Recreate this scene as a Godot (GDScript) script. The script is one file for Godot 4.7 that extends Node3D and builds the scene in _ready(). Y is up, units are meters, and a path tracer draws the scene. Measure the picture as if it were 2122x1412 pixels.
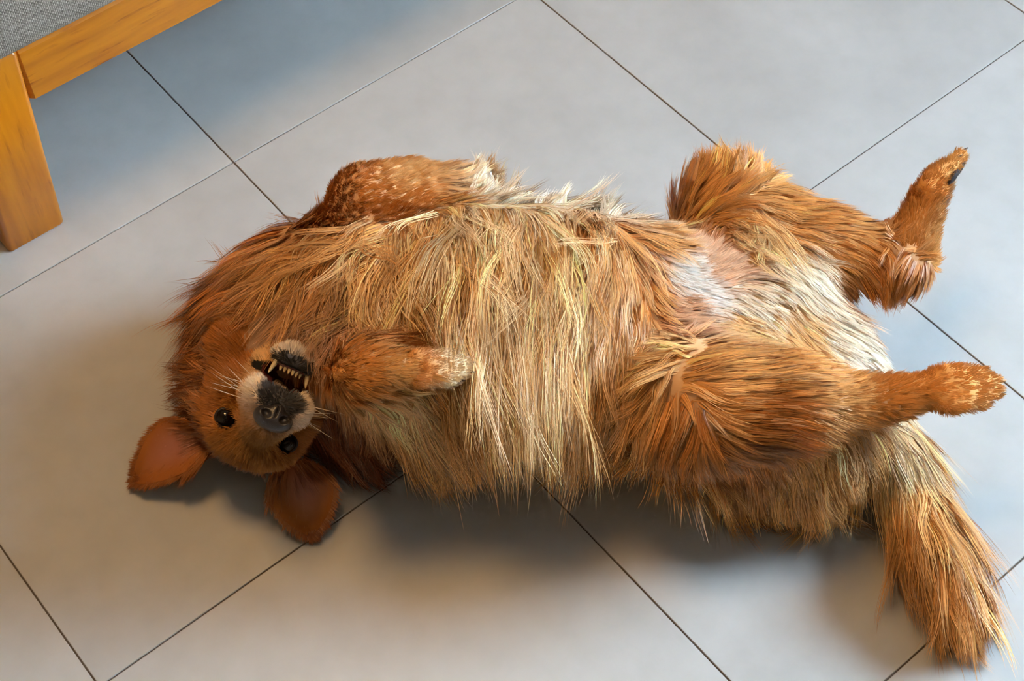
extends Node3D

const TURN := 0.68596            # the room and its tiles stand turned to the camera
const EYE := Vector3(0.0, 1.4597, 1.0083)

var rng := RandomNumberGenerator.new()
var room := Basis(Vector3.UP, TURN)


func _ready() -> void:
	rng.seed = 7
	camera_and_light()
	structure()
	sofa()
	dog()


# ------------------------------------------------------------------ camera, sky, lamp
func camera_and_light() -> void:
	var cam := Camera3D.new()
	cam.name = "camera"
	cam.fov = 25.6
	cam.near = 0.05
	cam.far = 60.0
	add_child(cam)
	var fwd := Vector3(0.0, -0.82279, -0.56834)
	var right := Vector3(0.99998, -0.00328, 0.00475)
	var up := Vector3(0.00577, 0.56833, -0.82278)
	cam.transform = Transform3D(Basis(right, up, -fwd).orthonormalized(), EYE)
	cam.current = true

	var env := Environment.new()
	env.background_mode = Environment.BG_SKY
	var sky := Sky.new()
	var sm := ProceduralSkyMaterial.new()
	sm.sky_top_color = Color(0.69, 0.79, 0.87)
	sm.sky_horizon_color = Color(0.85, 0.92, 0.95)
	sm.ground_bottom_color = Color(0.42, 0.43, 0.42)
	sm.ground_horizon_color = Color(0.62, 0.65, 0.66)
	sm.sky_energy_multiplier = 1.0
	sm.ground_energy_multiplier = 1.0
	env.background_energy_multiplier = SKY
	sky.sky_material = sm
	env.sky = sky
	env.tonemap_mode = Environment.TONE_MAPPER_LINEAR
	env.tonemap_exposure = 1.3
	env.sdfgi_enabled = true
	env.ssao_enabled = true
	env.ssil_enabled = true
	var we := WorldEnvironment.new()
	we.name = "world_environment"
	we.environment = env
	add_child(we)


const SKY := 80.0
const LAMP := 2.35


# ------------------------------------------------------------------ small helpers
func meta(o: Node, label: String, category: String, group := "") -> void:
	if label:
		o.set_meta("label", label)
	if category:
		o.set_meta("category", category)
	if group:
		o.set_meta("group", group)


func put(called: String, mesh: Mesh, m: Material, parent: Node, at := Transform3D()) -> MeshInstance3D:
	var o := MeshInstance3D.new()
	o.name = called
	o.mesh = mesh
	o.material_override = m
	o.transform = at
	parent.add_child(o, true)
	return o


func quad(st: SurfaceTool, a: Vector3, b: Vector3, c: Vector3, d: Vector3) -> void:
	for v in [a, b, c, a, c, d]:
		st.add_vertex(v)


# a box with chamfered edges, centred on the origin
func bevel_box(size: Vector3, b: float) -> ArrayMesh:
	var st := SurfaceTool.new()
	st.begin(Mesh.PRIMITIVE_TRIANGLES)
	var h := size / 2.0
	var corner := func(s: Vector3, axis: int) -> Vector3:   # the corner's point on the face across that axis
		var q := (h - Vector3.ONE * b) * s
		q[axis] = h[axis] * s[axis]
		return q
	for axis in 3:
		var u := (axis + 1) % 3
		var v := (axis + 2) % 3
		for sign_ in [-1.0, 1.0]:
			var ring: Array[Vector3] = []
			for c in [[-1, -1], [1, -1], [1, 1], [-1, 1]]:
				var s := Vector3.ZERO
				s[axis] = sign_
				s[u] = c[0]
				s[v] = c[1]
				ring.append(corner.call(s, axis))
			face(st, ring)
		for a in [-1.0, 1.0]:
			for c in [-1.0, 1.0]:
				var s := Vector3.ZERO
				s[u] = a
				s[v] = c
				var s0 := s
				var s1 := s
				s0[axis] = -1.0
				s1[axis] = 1.0
				face(st, [corner.call(s0, u), corner.call(s1, u), corner.call(s1, v), corner.call(s0, v)])
	for x in [-1.0, 1.0]:
		for y in [-1.0, 1.0]:
			for z in [-1.0, 1.0]:
				var s := Vector3(x, y, z)
				face(st, [corner.call(s, 0), corner.call(s, 1), corner.call(s, 2)])
	return st.commit()


# a flat face whose ring is turned so that it looks away from the origin
func face(st: SurfaceTool, ring: Array) -> void:
	var n: Vector3 = (ring[1] - ring[0]).cross(ring[2] - ring[0]).normalized()
	if n.dot(ring[0] + ring[1] + ring[2]) > 0.0:
		ring.reverse()
	else:
		n = -n
	for t in range(1, ring.size() - 1):
		for q in [ring[0], ring[t], ring[t + 1]]:
			st.set_normal(n)
			st.add_vertex(q)


func noise_texture(freq: float, ramp: Array, octaves := 4, seed_ := 1, kind := FastNoiseLite.TYPE_SIMPLEX_SMOOTH, size := 512) -> NoiseTexture2D:
	var n := FastNoiseLite.new()
	n.noise_type = kind
	n.frequency = freq
	n.fractal_octaves = octaves
	n.seed = seed_
	var t := NoiseTexture2D.new()
	t.width = size
	t.height = size
	t.seamless = true
	t.noise = n
	if ramp:
		var g := Gradient.new()
		g.offsets = PackedFloat32Array(ramp.map(func(r): return r[0]))
		g.colors = PackedColorArray(ramp.map(func(r): return r[1]))
		t.color_ramp = g
	return t


func plain(c: Color, rough := 0.7, spec := 0.5) -> StandardMaterial3D:
	var m := StandardMaterial3D.new()
	m.albedo_color = c
	m.roughness = rough
	m.metallic_specular = spec
	return m


# ------------------------------------------------------------------ the room
const B_LINES := -0.09835         # one joint of each family, and the tile's two sides
const A_LINES := 0.06235
const SIDE_U := 0.5
const SIDE_V := 0.50744


func tile_material(i: int) -> StandardMaterial3D:
	var m := StandardMaterial3D.new()
	var l := [0.0, 0.006, -0.006, 0.010][i] as float
	m.albedo_texture = noise_texture(0.004, [[0.0, Color(0.675 + l, 0.67 + l, 0.66 + l)], [0.5, Color(0.70 + l, 0.697 + l, 0.688 + l)], [1.0, Color(0.725 + l, 0.722 + l, 0.715 + l)]], 5, 11 + i)
	m.uv1_triplanar = true
	m.uv1_scale = Vector3.ONE * 1.3
	m.uv1_offset = Vector3(0.31 * i, 0.0, 0.17 * i)
	m.detail_enabled = true
	m.detail_albedo = noise_texture(0.03, [[0.0, Color(0.965, 0.964, 0.962)], [0.5, Color(0.985, 0.985, 0.985)], [1.0, Color.WHITE]], 5, 31 + i)
	m.detail_blend_mode = BaseMaterial3D.BLEND_MODE_MUL
	m.uv2_triplanar = true
	m.uv2_scale = Vector3.ONE * 4.1
	m.roughness = 0.40
	m.metallic_specular = 0.5
	return m


func structure() -> void:
	var grout := put("floor", bevel_box(Vector3(5.4, 0.1, 5.6), 0.005), plain(Color(0.37, 0.345, 0.32), 0.95, 0.2), self, Transform3D(room, room * Vector3(-0.5, -0.0520, 0.0)))
	grout.set_meta("kind", "structure")
	var tile := bevel_box(Vector3(SIDE_U - 0.0018, 0.006, SIDE_V - 0.0018), 0.0006)
	var mats := []
	for i in 4:
		mats.append(tile_material(i))
	var inv := grout.transform.affine_inverse()
	for i in range(-6, 5):
		for j in range(-6, 5):
			var at := Vector3(B_LINES + (i + 0.5) * SIDE_U, -0.003, A_LINES + (j + 0.5) * SIDE_V)
			var turn := Basis(Vector3.UP, PI * ((i * 7 + j * 3 + 40) % 2))
			put("tile", tile, mats[(i * 5 + j * 3 + 80) % 4], grout, inv * Transform3D(room * turn, room * at))

	var plaster := plain(Color(0.64, 0.545, 0.44), 0.9, 0.3)
	plaster.albedo_texture = noise_texture(0.03, [[0.0, Color(0.97, 0.97, 0.97)], [1.0, Color.WHITE]], 4, 5)
	plaster.uv1_triplanar = true
	var white := plain(Color(0.88, 0.87, 0.84), 0.9, 0.3)
	var hi := 2.7
	var dim := plain(Color(0.42, 0.34, 0.27), 0.8, 0.3)      # the wooden wall behind the camera
	wall("wall_left", Vector3(0.15, hi, 5.6), Vector3(-3.1, hi / 2, 0.0), plaster)
	wall("wall_back", Vector3(5.4, hi, 0.15), Vector3(-0.5, hi / 2, -2.8), plaster)
	wall("wall_front", Vector3(5.4, hi, 0.15), Vector3(-0.5, hi / 2, 2.8), dim)
	wall("ceiling", Vector3(5.7, 0.15, 5.9), Vector3(-0.5, hi + 0.075, 0.0), white)
	# the wall with the window, to the right beyond the frame
	var mid_v := (WIN_A + WIN_B) / 2.0
	var wide := WIN_B - WIN_A
	wall("wall_right", Vector3(0.15, hi, WIN_A + 2.8), Vector3(WIN_U, hi / 2, (WIN_A - 2.8) / 2.0), plaster)
	wall("wall_right", Vector3(0.15, hi, 2.8 - WIN_B), Vector3(WIN_U, hi / 2, (WIN_B + 2.8) / 2.0), plaster)
	wall("wall_right", Vector3(0.15, hi - WIN_H, wide), Vector3(WIN_U, (hi + WIN_H) / 2, mid_v), plaster)
	wall("wall_right", Vector3(0.15, WIN_Y, wide), Vector3(WIN_U, WIN_Y / 2, mid_v), plaster)
	var frame := plain(Color(0.80, 0.81, 0.82), 0.4)
	var win := Node3D.new()
	win.name = "window_1"
	add_child(win)
	win.set_meta("kind", "structure")
	win.transform = Transform3D(room, room * Vector3(WIN_U, (WIN_Y + WIN_H) / 2, mid_v))
	var tall := WIN_H - WIN_Y
	for z in [-wide / 2 + 0.02, wide / 2 - 0.02]:
		put("window_frame", bevel_box(Vector3(0.06, tall, 0.04), 0.004), frame, win, Transform3D(Basis(), Vector3(0, 0, z)))
	for y in [-tall / 2 + 0.02, tall / 2 - 0.02]:
		put("window_frame", bevel_box(Vector3(0.055, 0.04, wide), 0.004), frame, win, Transform3D(Basis(), Vector3(0, y, 0)))
	var glass := StandardMaterial3D.new()
	glass.albedo_color = Color(0.95, 0.98, 1.0, 0.04)
	glass.transparency = BaseMaterial3D.TRANSPARENCY_ALPHA
	glass.roughness = 0.02
	put("pane", bevel_box(Vector3(0.006, tall - 0.08, wide - 0.08), 0.001), glass, win)
	var out := put("floor", bevel_box(Vector3(9.0, 0.1, 12.0), 0.01), plain(Color(0.55, 0.55, 0.53), 0.9), self, Transform3D(room, room * Vector3(WIN_U + 4.6, -0.06, 0)))
	out.set_meta("kind", "structure")
	ceiling_lamp()


const WIN_U := 2.0
const WIN_A := 0.65
const WIN_B := 1.6
const WIN_Y := 0.85
const WIN_H := 2.15


func wall(called: String, size: Vector3, at: Vector3, m: Material) -> void:
	var w := put(called, bevel_box(size, 0.004), m, self, Transform3D(room, room * at))
	w.set_meta("kind", "structure")


func ceiling_lamp() -> void:
	var lamp := Node3D.new()
	lamp.name = "ceiling_lamp"
	add_child(lamp)
	lamp.transform = Transform3D(room, room * Vector3(-0.15, 2.7, -0.40))
	meta(lamp, "square warm white ceiling lamp above the dog", "lamp")
	put("housing", bevel_box(Vector3(0.66, 0.05, 0.66), 0.01), plain(Color(0.85, 0.85, 0.84), 0.5), lamp, Transform3D(Basis(), Vector3(0, -0.026, 0)))
	var glow := plain(Color(0.95, 0.92, 0.86), 0.5)
	glow.emission_enabled = true
	glow.emission = Color(1.0, 0.82, 0.62)
	glow.emission_energy_multiplier = 1.5
	put("diffuser", bevel_box(Vector3(0.6, 0.02, 0.6), 0.008), glow, lamp, Transform3D(Basis(), Vector3(0, -0.06, 0)))
	var l := AreaLight3D.new()
	l.name = "lamp_light"
	l.area_size = Vector2(0.6, 0.6)
	l.light_color = Color(1.0, 0.785, 0.51)
	l.light_energy = LAMP
	l.area_range = 12.0
	l.shadow_enabled = true
	lamp.add_child(l)
	l.transform = Transform3D(Basis(Vector3.RIGHT, -PI / 2), Vector3(0, -0.075, 0))


# ------------------------------------------------------------------ the low sofa
func sofa() -> void:
	var chair := Node3D.new()
	chair.name = "sofa"
	add_child(chair)
	meta(chair, "low wooden-framed sofa with grey woven seat cushion standing on the tiles", "sofa")
	chair.transform = Transform3D(room, room * Vector3(-0.3168, 0.0, -0.495))   # the foot's corner nearest the dog
	var wood := wood_material(3)
	var wood2 := wood_material(9)
	var wide := 1.60
	var deep := 0.70
	# legs lean in a little towards the seat
	for x in [0, 1]:
		for z in [0, 1]:
			var sx := 1.0 if x == 0 else -1.0
			var sz := -1.0 if z == 0 else 1.0
			var x0 := -0.076 if x == 0 else wide - 0.076
			var st := rounded_post(Vector3(x0 + 0.038, 0.0, -0.030 if z == 0 else -deep + 0.03), Vector3(x0 + 0.038 + 0.019 * sx, 0.2805, -0.032 if z == 0 else -deep + 0.032), Vector2(0.0385, 0.030), Vector2(0.040, 0.030), 0.007)
			put("leg", st, wood2, chair)
	put("rail", bevel_box(Vector3(wide - 0.11, 0.08, 0.032), 0.005), wood, chair, Transform3D(Basis(), Vector3(wide / 2 - 0.038, 0.24, -0.020)))
	put("rail", bevel_box(Vector3(wide - 0.11, 0.08, 0.032), 0.005), wood, chair, Transform3D(Basis(), Vector3(wide / 2 - 0.03, 0.24, -deep + 0.02)))
	for x in [-0.045, wide - 0.095]:
		put("rail", bevel_box(Vector3(deep - 0.08, 0.08, 0.03), 0.005), wood, chair, Transform3D(Basis(Vector3.UP, PI / 2), Vector3(x + 0.02, 0.24, -deep / 2)))
	put("seat_cushion", cushion(Vector3(wide + 0.02, 0.13, deep + 0.02), 0.022), fabric_material(), chair, Transform3D(Basis(), Vector3(wide / 2 - 0.076, 0.3465, -deep / 2)))
	put("backrest", cushion(Vector3(wide - 0.06, 0.36, 0.12), 0.05), fabric_material(), chair, Transform3D(Basis(Vector3.RIGHT, -0.2), Vector3(wide / 2 - 0.03, 0.56, -deep + 0.06)))


func wood_material(s: int) -> StandardMaterial3D:
	var m := StandardMaterial3D.new()
	m.albedo_texture = noise_texture(0.012, [[0.0, Color(0.71, 0.40, 0.04)], [0.4, Color(0.78, 0.465, 0.055)], [0.65, Color(0.81, 0.49, 0.065)], [1.0, Color(0.85, 0.54, 0.10)]], 5, s)
	m.uv1_triplanar = true
	m.uv1_scale = Vector3(0.9, 7.0, 7.0) if s == 3 else Vector3(7.0, 0.9, 7.0)
	m.detail_enabled = true
	m.detail_blend_mode = BaseMaterial3D.BLEND_MODE_MUL
	m.detail_albedo = noise_texture(0.02, [[0.0, Color(0.62, 0.50, 0.40)], [0.16, Color(0.90, 0.85, 0.80)], [0.3, Color.WHITE], [1.0, Color.WHITE]], 5, s + 20)
	m.uv2_triplanar = true
	m.uv2_scale = Vector3(2.0, 3.4, 3.4)
	m.roughness = 0.36
	m.clearcoat_enabled = true
	m.clearcoat = 0.25
	m.clearcoat_roughness = 0.25
	return m


func fabric_material() -> StandardMaterial3D:
	# a woven cloth of light and dark grey-brown threads
	var n := 256
	var im := Image.create(n, n, false, Image.FORMAT_RGB8)
	var hm := Image.create(n, n, false, Image.FORMAT_RGB8)
	var rg := RandomNumberGenerator.new()
	rg.seed = 4
	var tone := PackedFloat32Array()
	for i in 4096:
		tone.append(rg.randf())
	for y in n:
		for x in n:
			var cx := x / 8
			var cy := y / 8
			var over := (cx + cy) % 2 == 0
			var t: float = tone[cx * 32 + cy]
			var fx := sin((x % 8 + 0.5) / 8.0 * PI)
			var fy := sin((y % 8 + 0.5) / 8.0 * PI)
			var relief := (fx if over else fy) * (0.7 + 0.3 * (fy if over else fx))
			var c := Color(0.62, 0.59, 0.545) if over else Color(0.44, 0.415, 0.385)
			c = c.lerp(Color(0.78, 0.745, 0.69), t * 0.6)
			im.set_pixel(x, y, c)
			hm.set_pixel(x, y, Color(relief, relief, relief))
	var m := StandardMaterial3D.new()
	m.albedo_texture = ImageTexture.create_from_image(im)
	m.heightmap_enabled = false
	m.uv1_triplanar = true
	m.uv1_scale = Vector3.ONE * 14.0
	hm.bump_map_to_normal_map(3.0)
	m.normal_enabled = true
	m.normal_texture = ImageTexture.create_from_image(hm)
	m.roughness = 0.95
	m.metallic_specular = 0.2
	return m


# a post with a rounded rectangular section, from foot to head
func rounded_post(a: Vector3, b: Vector3, ra: Vector2, rb: Vector2, rr: float) -> ArrayMesh:
	var st := SurfaceTool.new()
	st.begin(Mesh.PRIMITIVE_TRIANGLES)
	var n := 24
	var ring := func(c: Vector3, h: Vector2, inset: float) -> Array[Vector3]:
		var out: Array[Vector3] = []
		for i in n:
			var q := i / 6
			var an := (q + (i % 6) / 5.0) * PI / 2
			var cx := (h.x - rr) * (1 if q in [0, 3] else -1)
			var cz := (h.y - rr) * (1 if q in [0, 1] else -1)
			var k := rr - inset
			out.append(c + Vector3(cx + cos(an) * k, 0, cz + sin(an) * k))
		return out
	var rings := [ring.call(a, ra, 0.003), ring.call(a + Vector3.UP * 0.003, ra, 0.0), ring.call(b - Vector3.UP * 0.003, rb, 0.0), ring.call(b, rb, 0.003)]
	st.set_smooth_group(0)
	for k in 3:
		for i in n:
			var j := (i + 1) % n
			quad(st, rings[k][i], rings[k][j], rings[k + 1][j], rings[k + 1][i])
	st.set_smooth_group(-1)
	for i in n:
		var j := (i + 1) % n
		for v in [a, rings[0][j], rings[0][i], b, rings[3][i], rings[3][j]]:
			st.add_vertex(v)
	st.generate_normals()
	return st.commit()


# a soft cushion: a rounded box, slightly swollen
func cushion(size: Vector3, rr: float) -> ArrayMesh:
	var st := SurfaceTool.new()
	st.begin(Mesh.PRIMITIVE_TRIANGLES)
	st.set_smooth_group(0)
	var n := 14
	var h := size / 2.0
	for axis in 3:
		for sg in [-1.0, 1.0]:
			for i in n:
				for j in n:
					var c: Array[Vector3] = []
					for d in [[0, 0], [1, 0], [1, 1], [0, 1]]:
						var p := Vector3.ZERO
						p[axis] = sg
						p[(axis + 1) % 3] = sin(((i + d[0]) / float(n) - 0.5) * PI) if true else 0.0
						p[(axis + 2) % 3] = sin(((j + d[1]) / float(n) - 0.5) * PI)
						var q := p * h
						var inner := q.clamp(-h + Vector3.ONE * rr, h - Vector3.ONE * rr)
						q = inner + (q - inner).normalized() * rr if q != inner else q
						q.y += 0.012 * (1.0 - p.x * p.x) * (1.0 - p.z * p.z) * signf(p.y) * (1.0 if absf(p.y) > 0.99 else 0.0)
						c.append(q)
					if sg > 0:
						quad(st, c[0], c[3], c[2], c[1])
					else:
						quad(st, c[0], c[1], c[2], c[3])
	st.generate_normals()
	return st.commit()


# ------------------------------------------------------------------ a smooth union of tapered limbs, meshed as surface nets
class Field:
	var o: Vector3
	var h: float
	var k: float
	var nx: int
	var ny: int
	var nz: int
	var f: PackedFloat32Array
	var verts := PackedVector3Array()
	var norms := PackedVector3Array()
	var tris := PackedInt32Array()

	func _init(lo: Vector3, hi: Vector3, cell: float, blend: float) -> void:
		o = lo
		h = cell
		k = blend
		nx = int((hi.x - lo.x) / h) + 2
		ny = int((hi.y - lo.y) / h) + 2
		nz = int((hi.z - lo.z) / h) + 2
		f.resize(nx * ny * nz)
		f.fill(0.0)

	func span(lo: Vector3, hi: Vector3) -> Array:
		var a := ((lo - o) / h).floor()
		var b := ((hi - o) / h).ceil()
		return [clampi(int(a.x), 0, nx - 1), clampi(int(b.x), 0, nx - 1), clampi(int(a.y), 0, ny - 1), clampi(int(b.y), 0, ny - 1), clampi(int(a.z), 0, nz - 1), clampi(int(b.z), 0, nz - 1)]

	func capsule(a: Vector3, b: Vector3, ra: float, rb: float) -> void:
		var m := 5.0 * k
		var r := maxf(ra, rb) + m
		var s := span(Vector3(minf(a.x, b.x) - r, minf(a.y, b.y) - r, minf(a.z, b.z) - r), Vector3(maxf(a.x, b.x) + r, maxf(a.y, b.y) + r, maxf(a.z, b.z) + r))
		var ba := b - a
		var l2 := maxf(ba.length_squared(), 1e-9)
		var ik := 1.0 / k
		for z in range(s[4], s[5] + 1):
			for y in range(s[2], s[3] + 1):
				var i: int = s[0] + nx * (y + ny * z)
				var p := Vector3(o.x + s[0] * h, o.y + y * h, o.z + z * h) - a
				for x in range(s[0], s[1] + 1):
					var t := clampf(p.dot(ba) / l2, 0.0, 1.0)
					var d := (p - ba * t).length() - (ra + (rb - ra) * t)
					if d < m:
						f[i] += exp(-d * ik)
					i += 1
					p.x += h

	func ball(c: Vector3, r: Vector3, basis := Basis()) -> void:
		var m := 5.0 * k
		var big := maxf(r.x, maxf(r.y, r.z)) + m
		var s := span(c - Vector3.ONE * big, c + Vector3.ONE * big)
		var inv := basis.inverse()
		var ik := 1.0 / k
		for z in range(s[4], s[5] + 1):
			for y in range(s[2], s[3] + 1):
				var i: int = s[0] + nx * (y + ny * z)
				for x in range(s[0], s[1] + 1):
					var q := inv * (Vector3(o.x + x * h, o.y + y * h, o.z + z * h) - c)
					var k0 := (q / r).length()
					var k1 := (q / (r * r)).length()
					var d := k0 * (k0 - 1.0) / maxf(k1, 1e-6) if k0 > 0.05 else -minf(r.x, minf(r.y, r.z))
					if d < m:
						f[i] += exp(-d * ik)
					i += 1

	func close() -> void:
		for i in f.size():
			f[i] = -k * log(f[i]) if f[i] > 1e-6 else 0.06

	# takes an ellipsoid away, with an edge rounded by e
	func cut(c: Vector3, r: Vector3, e: float, basis := Basis()) -> void:
		var big := maxf(r.x, maxf(r.y, r.z)) + 0.01
		var s := span(c - Vector3.ONE * big, c + Vector3.ONE * big)
		var inv := basis.inverse()
		for z in range(s[4], s[5] + 1):
			for y in range(s[2], s[3] + 1):
				for x in range(s[0], s[1] + 1):
					var i: int = x + nx * (y + ny * z)
					var q := inv * (Vector3(o.x + x * h, o.y + y * h, o.z + z * h) - c)
					var k0 := (q / r).length()
					var k1 := (q / (r * r)).length()
					var d := -(k0 * (k0 - 1.0) / maxf(k1, 1e-6) if k0 > 0.05 else -minf(r.x, minf(r.y, r.z)))
					var g := f[i]
					var hh := maxf(e - absf(g - d), 0.0) / e
					f[i] = maxf(g, d) + hh * hh * e * 0.25

	func at(p: Vector3) -> float:
		var q := (p - o) / h
		if q.x < 0.0 or q.y < 0.0 or q.z < 0.0 or q.x >= nx - 1 or q.y >= ny - 1 or q.z >= nz - 1:
			return 0.06
		var x := int(q.x)
		var y := int(q.y)
		var z := int(q.z)
		var u := q.x - x
		var v := q.y - y
		var w := q.z - z
		var i := x + nx * (y + ny * z)
		var sy := nx
		var sz := nx * ny
		var a := lerpf(lerpf(f[i], f[i + 1], u), lerpf(f[i + sy], f[i + sy + 1], u), v)
		var b := lerpf(lerpf(f[i + sz], f[i + sz + 1], u), lerpf(f[i + sz + sy], f[i + sz + sy + 1], u), v)
		return lerpf(a, b, w)

	func slope(p: Vector3) -> Vector3:
		var e := h * 0.7
		var g := Vector3(at(p + Vector3(e, 0, 0)) - at(p - Vector3(e, 0, 0)), at(p + Vector3(0, e, 0)) - at(p - Vector3(0, e, 0)), at(p + Vector3(0, 0, e)) - at(p - Vector3(0, 0, e)))
		return g.normalized() if g.length_squared() > 1e-14 else Vector3.UP

	func nets() -> void:
		var index := PackedInt32Array()
		index.resize(f.size())
		index.fill(-1)
		var sy := nx
		var sz := nx * ny
		var corner := [0, 1, sy, sy + 1, sz, sz + 1, sz + sy, sz + sy + 1]
		var edges := [[0, 1], [2, 3], [4, 5], [6, 7], [0, 2], [1, 3], [4, 6], [5, 7], [0, 4], [1, 5], [2, 6], [3, 7]]
		var place := [Vector3(0, 0, 0), Vector3(1, 0, 0), Vector3(0, 1, 0), Vector3(1, 1, 0), Vector3(0, 0, 1), Vector3(1, 0, 1), Vector3(0, 1, 1), Vector3(1, 1, 1)]
		for z in nz - 1:
			for y in ny - 1:
				var i := nx * (y + ny * z)
				for x in nx - 1:
					var inside := int(f[i] < 0.0) + int(f[i + 1] < 0.0) + int(f[i + sy] < 0.0) + int(f[i + sy + 1] < 0.0) + int(f[i + sz] < 0.0) + int(f[i + sz + 1] < 0.0) + int(f[i + sz + sy] < 0.0) + int(f[i + sz + sy + 1] < 0.0)
					if inside != 0 and inside != 8:
						var sum := Vector3.ZERO
						var n := 0
						for e in edges:
							var a: float = f[i + corner[e[0]]]
							var b: float = f[i + corner[e[1]]]
							if (a < 0.0) != (b < 0.0):
								sum += (place[e[0]] as Vector3).lerp(place[e[1]], a / (a - b))
								n += 1
						index[i] = verts.size()
						verts.append(o + (Vector3(x, y, z) + sum / n) * h)
					i += 1
		for z in range(1, nz - 1):
			for y in range(1, ny - 1):
				var i := 1 + nx * (y + ny * z)
				for x in range(1, nx - 1):
					var a := f[i] < 0.0
					if a != (f[i + 1] < 0.0):
						ring(index[i - sy - sz], index[i - sz], index[i], index[i - sy], a)
					if a != (f[i + sy] < 0.0):
						ring(index[i - 1 - sz], index[i - 1], index[i], index[i - sz], a)
					if a != (f[i + sz] < 0.0):
						ring(index[i - 1 - sy], index[i - sy], index[i], index[i - 1], a)
					i += 1
		for v in verts:
			norms.append(slope(v))

	func ring(a: int, b: int, c: int, d: int, out: bool) -> void:
		if a < 0 or b < 0 or c < 0 or d < 0:
			return
		if out:
			tris.append_array(PackedInt32Array([a, c, b, a, d, c]))
		else:
			tris.append_array(PackedInt32Array([a, b, c, a, c, d]))


func field_mesh(f: Field, colors := PackedColorArray()) -> ArrayMesh:
	var arr := []
	arr.resize(Mesh.ARRAY_MAX)
	arr[Mesh.ARRAY_VERTEX] = f.verts
	arr[Mesh.ARRAY_NORMAL] = f.norms
	if colors:
		arr[Mesh.ARRAY_COLOR] = colors
	arr[Mesh.ARRAY_INDEX] = f.tris
	var m := ArrayMesh.new()
	m.add_surface_from_arrays(Mesh.PRIMITIVE_TRIANGLES, arr)
	return m


# ------------------------------------------------------------------ fur
# guides say how the coat lies near a point: direction, length, lift off the skin, waviness, colour
var floor_y := 0.0
var raised := 0.0
var g_at := PackedVector3Array()
var g_dir := PackedVector3Array()
var g_par: Array = []

const GOLD := Color(0.83, 0.60, 0.345)
const LIGHT := Color(0.91, 0.72, 0.475)
const CREAM := Color(0.95, 0.87, 0.76)
const WHITE := Color(0.97, 0.945, 0.91)
const ORANGE := Color(0.865, 0.615, 0.34)
const RUST := Color(0.715, 0.44, 0.19)
const DEEP := Color(0.46, 0.235, 0.09)
const PINK := Color(0.83, 0.635, 0.49)


func g(at: Vector3, dir: Vector3, length: float, lift: float, wave: float, c: Color) -> void:
	g_at.append(at)
	g_dir.append(dir.normalized())
	g_par.append([length, lift, wave, c.srgb_to_linear()])


class Coat:
	var v := PackedVector3Array()
	var n := PackedVector3Array()
	var c := PackedColorArray()
	var t := PackedInt32Array()

	func mesh() -> ArrayMesh:
		var arr := []
		arr.resize(Mesh.ARRAY_MAX)
		arr[Mesh.ARRAY_VERTEX] = v
		arr[Mesh.ARRAY_NORMAL] = n
		arr[Mesh.ARRAY_COLOR] = c
		arr[Mesh.ARRAY_INDEX] = t
		var m := ArrayMesh.new()
		m.add_surface_from_arrays(Mesh.PRIMITIVE_TRIANGLES, arr)
		return m


# what the guides say at each of these points: [direction, length, lift, wave, colour]
func comb(points: PackedVector3Array, normals: PackedVector3Array) -> Dictionary:
	var dir := PackedVector3Array()
	var len_ := PackedFloat32Array()
	var lift := PackedFloat32Array()
	var wave := PackedFloat32Array()
	var col := PackedColorArray()
	var m := g_at.size()
	for i in points.size():
		var p := points[i]
		var sum := 0.0
		var d := Vector3.ZERO
		var l := 0.0
		var li := 0.0
		var wa := 0.0
		var c := Vector3.ZERO
		for j in m:
			var q := p.distance_squared_to(g_at[j])
			if q > 0.04:
				continue
			var w := 1.0 / (q + 0.00015)
			w = w * w * w
			var par: Array = g_par[j]
			sum += w
			d += g_dir[j] * w
			l += par[0] * w
			li += par[1] * w
			wa += par[2] * w
			var cc: Color = par[3]
			c += Vector3(cc.r, cc.g, cc.b) * w
		if sum <= 0.0:
			sum = 1.0
			d = Vector3.DOWN
		var nn := normals[i]
		d = d - nn * d.dot(nn)
		dir.append(d.normalized())
		len_.append(l / sum)
		lift.append(li / sum)
		wave.append(wa / sum)
		c /= sum
		col.append(Color(c.x, c.y, c.z))
	return {"dir": dir, "len": len_, "lift": lift, "wave": wave, "col": col}


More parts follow.
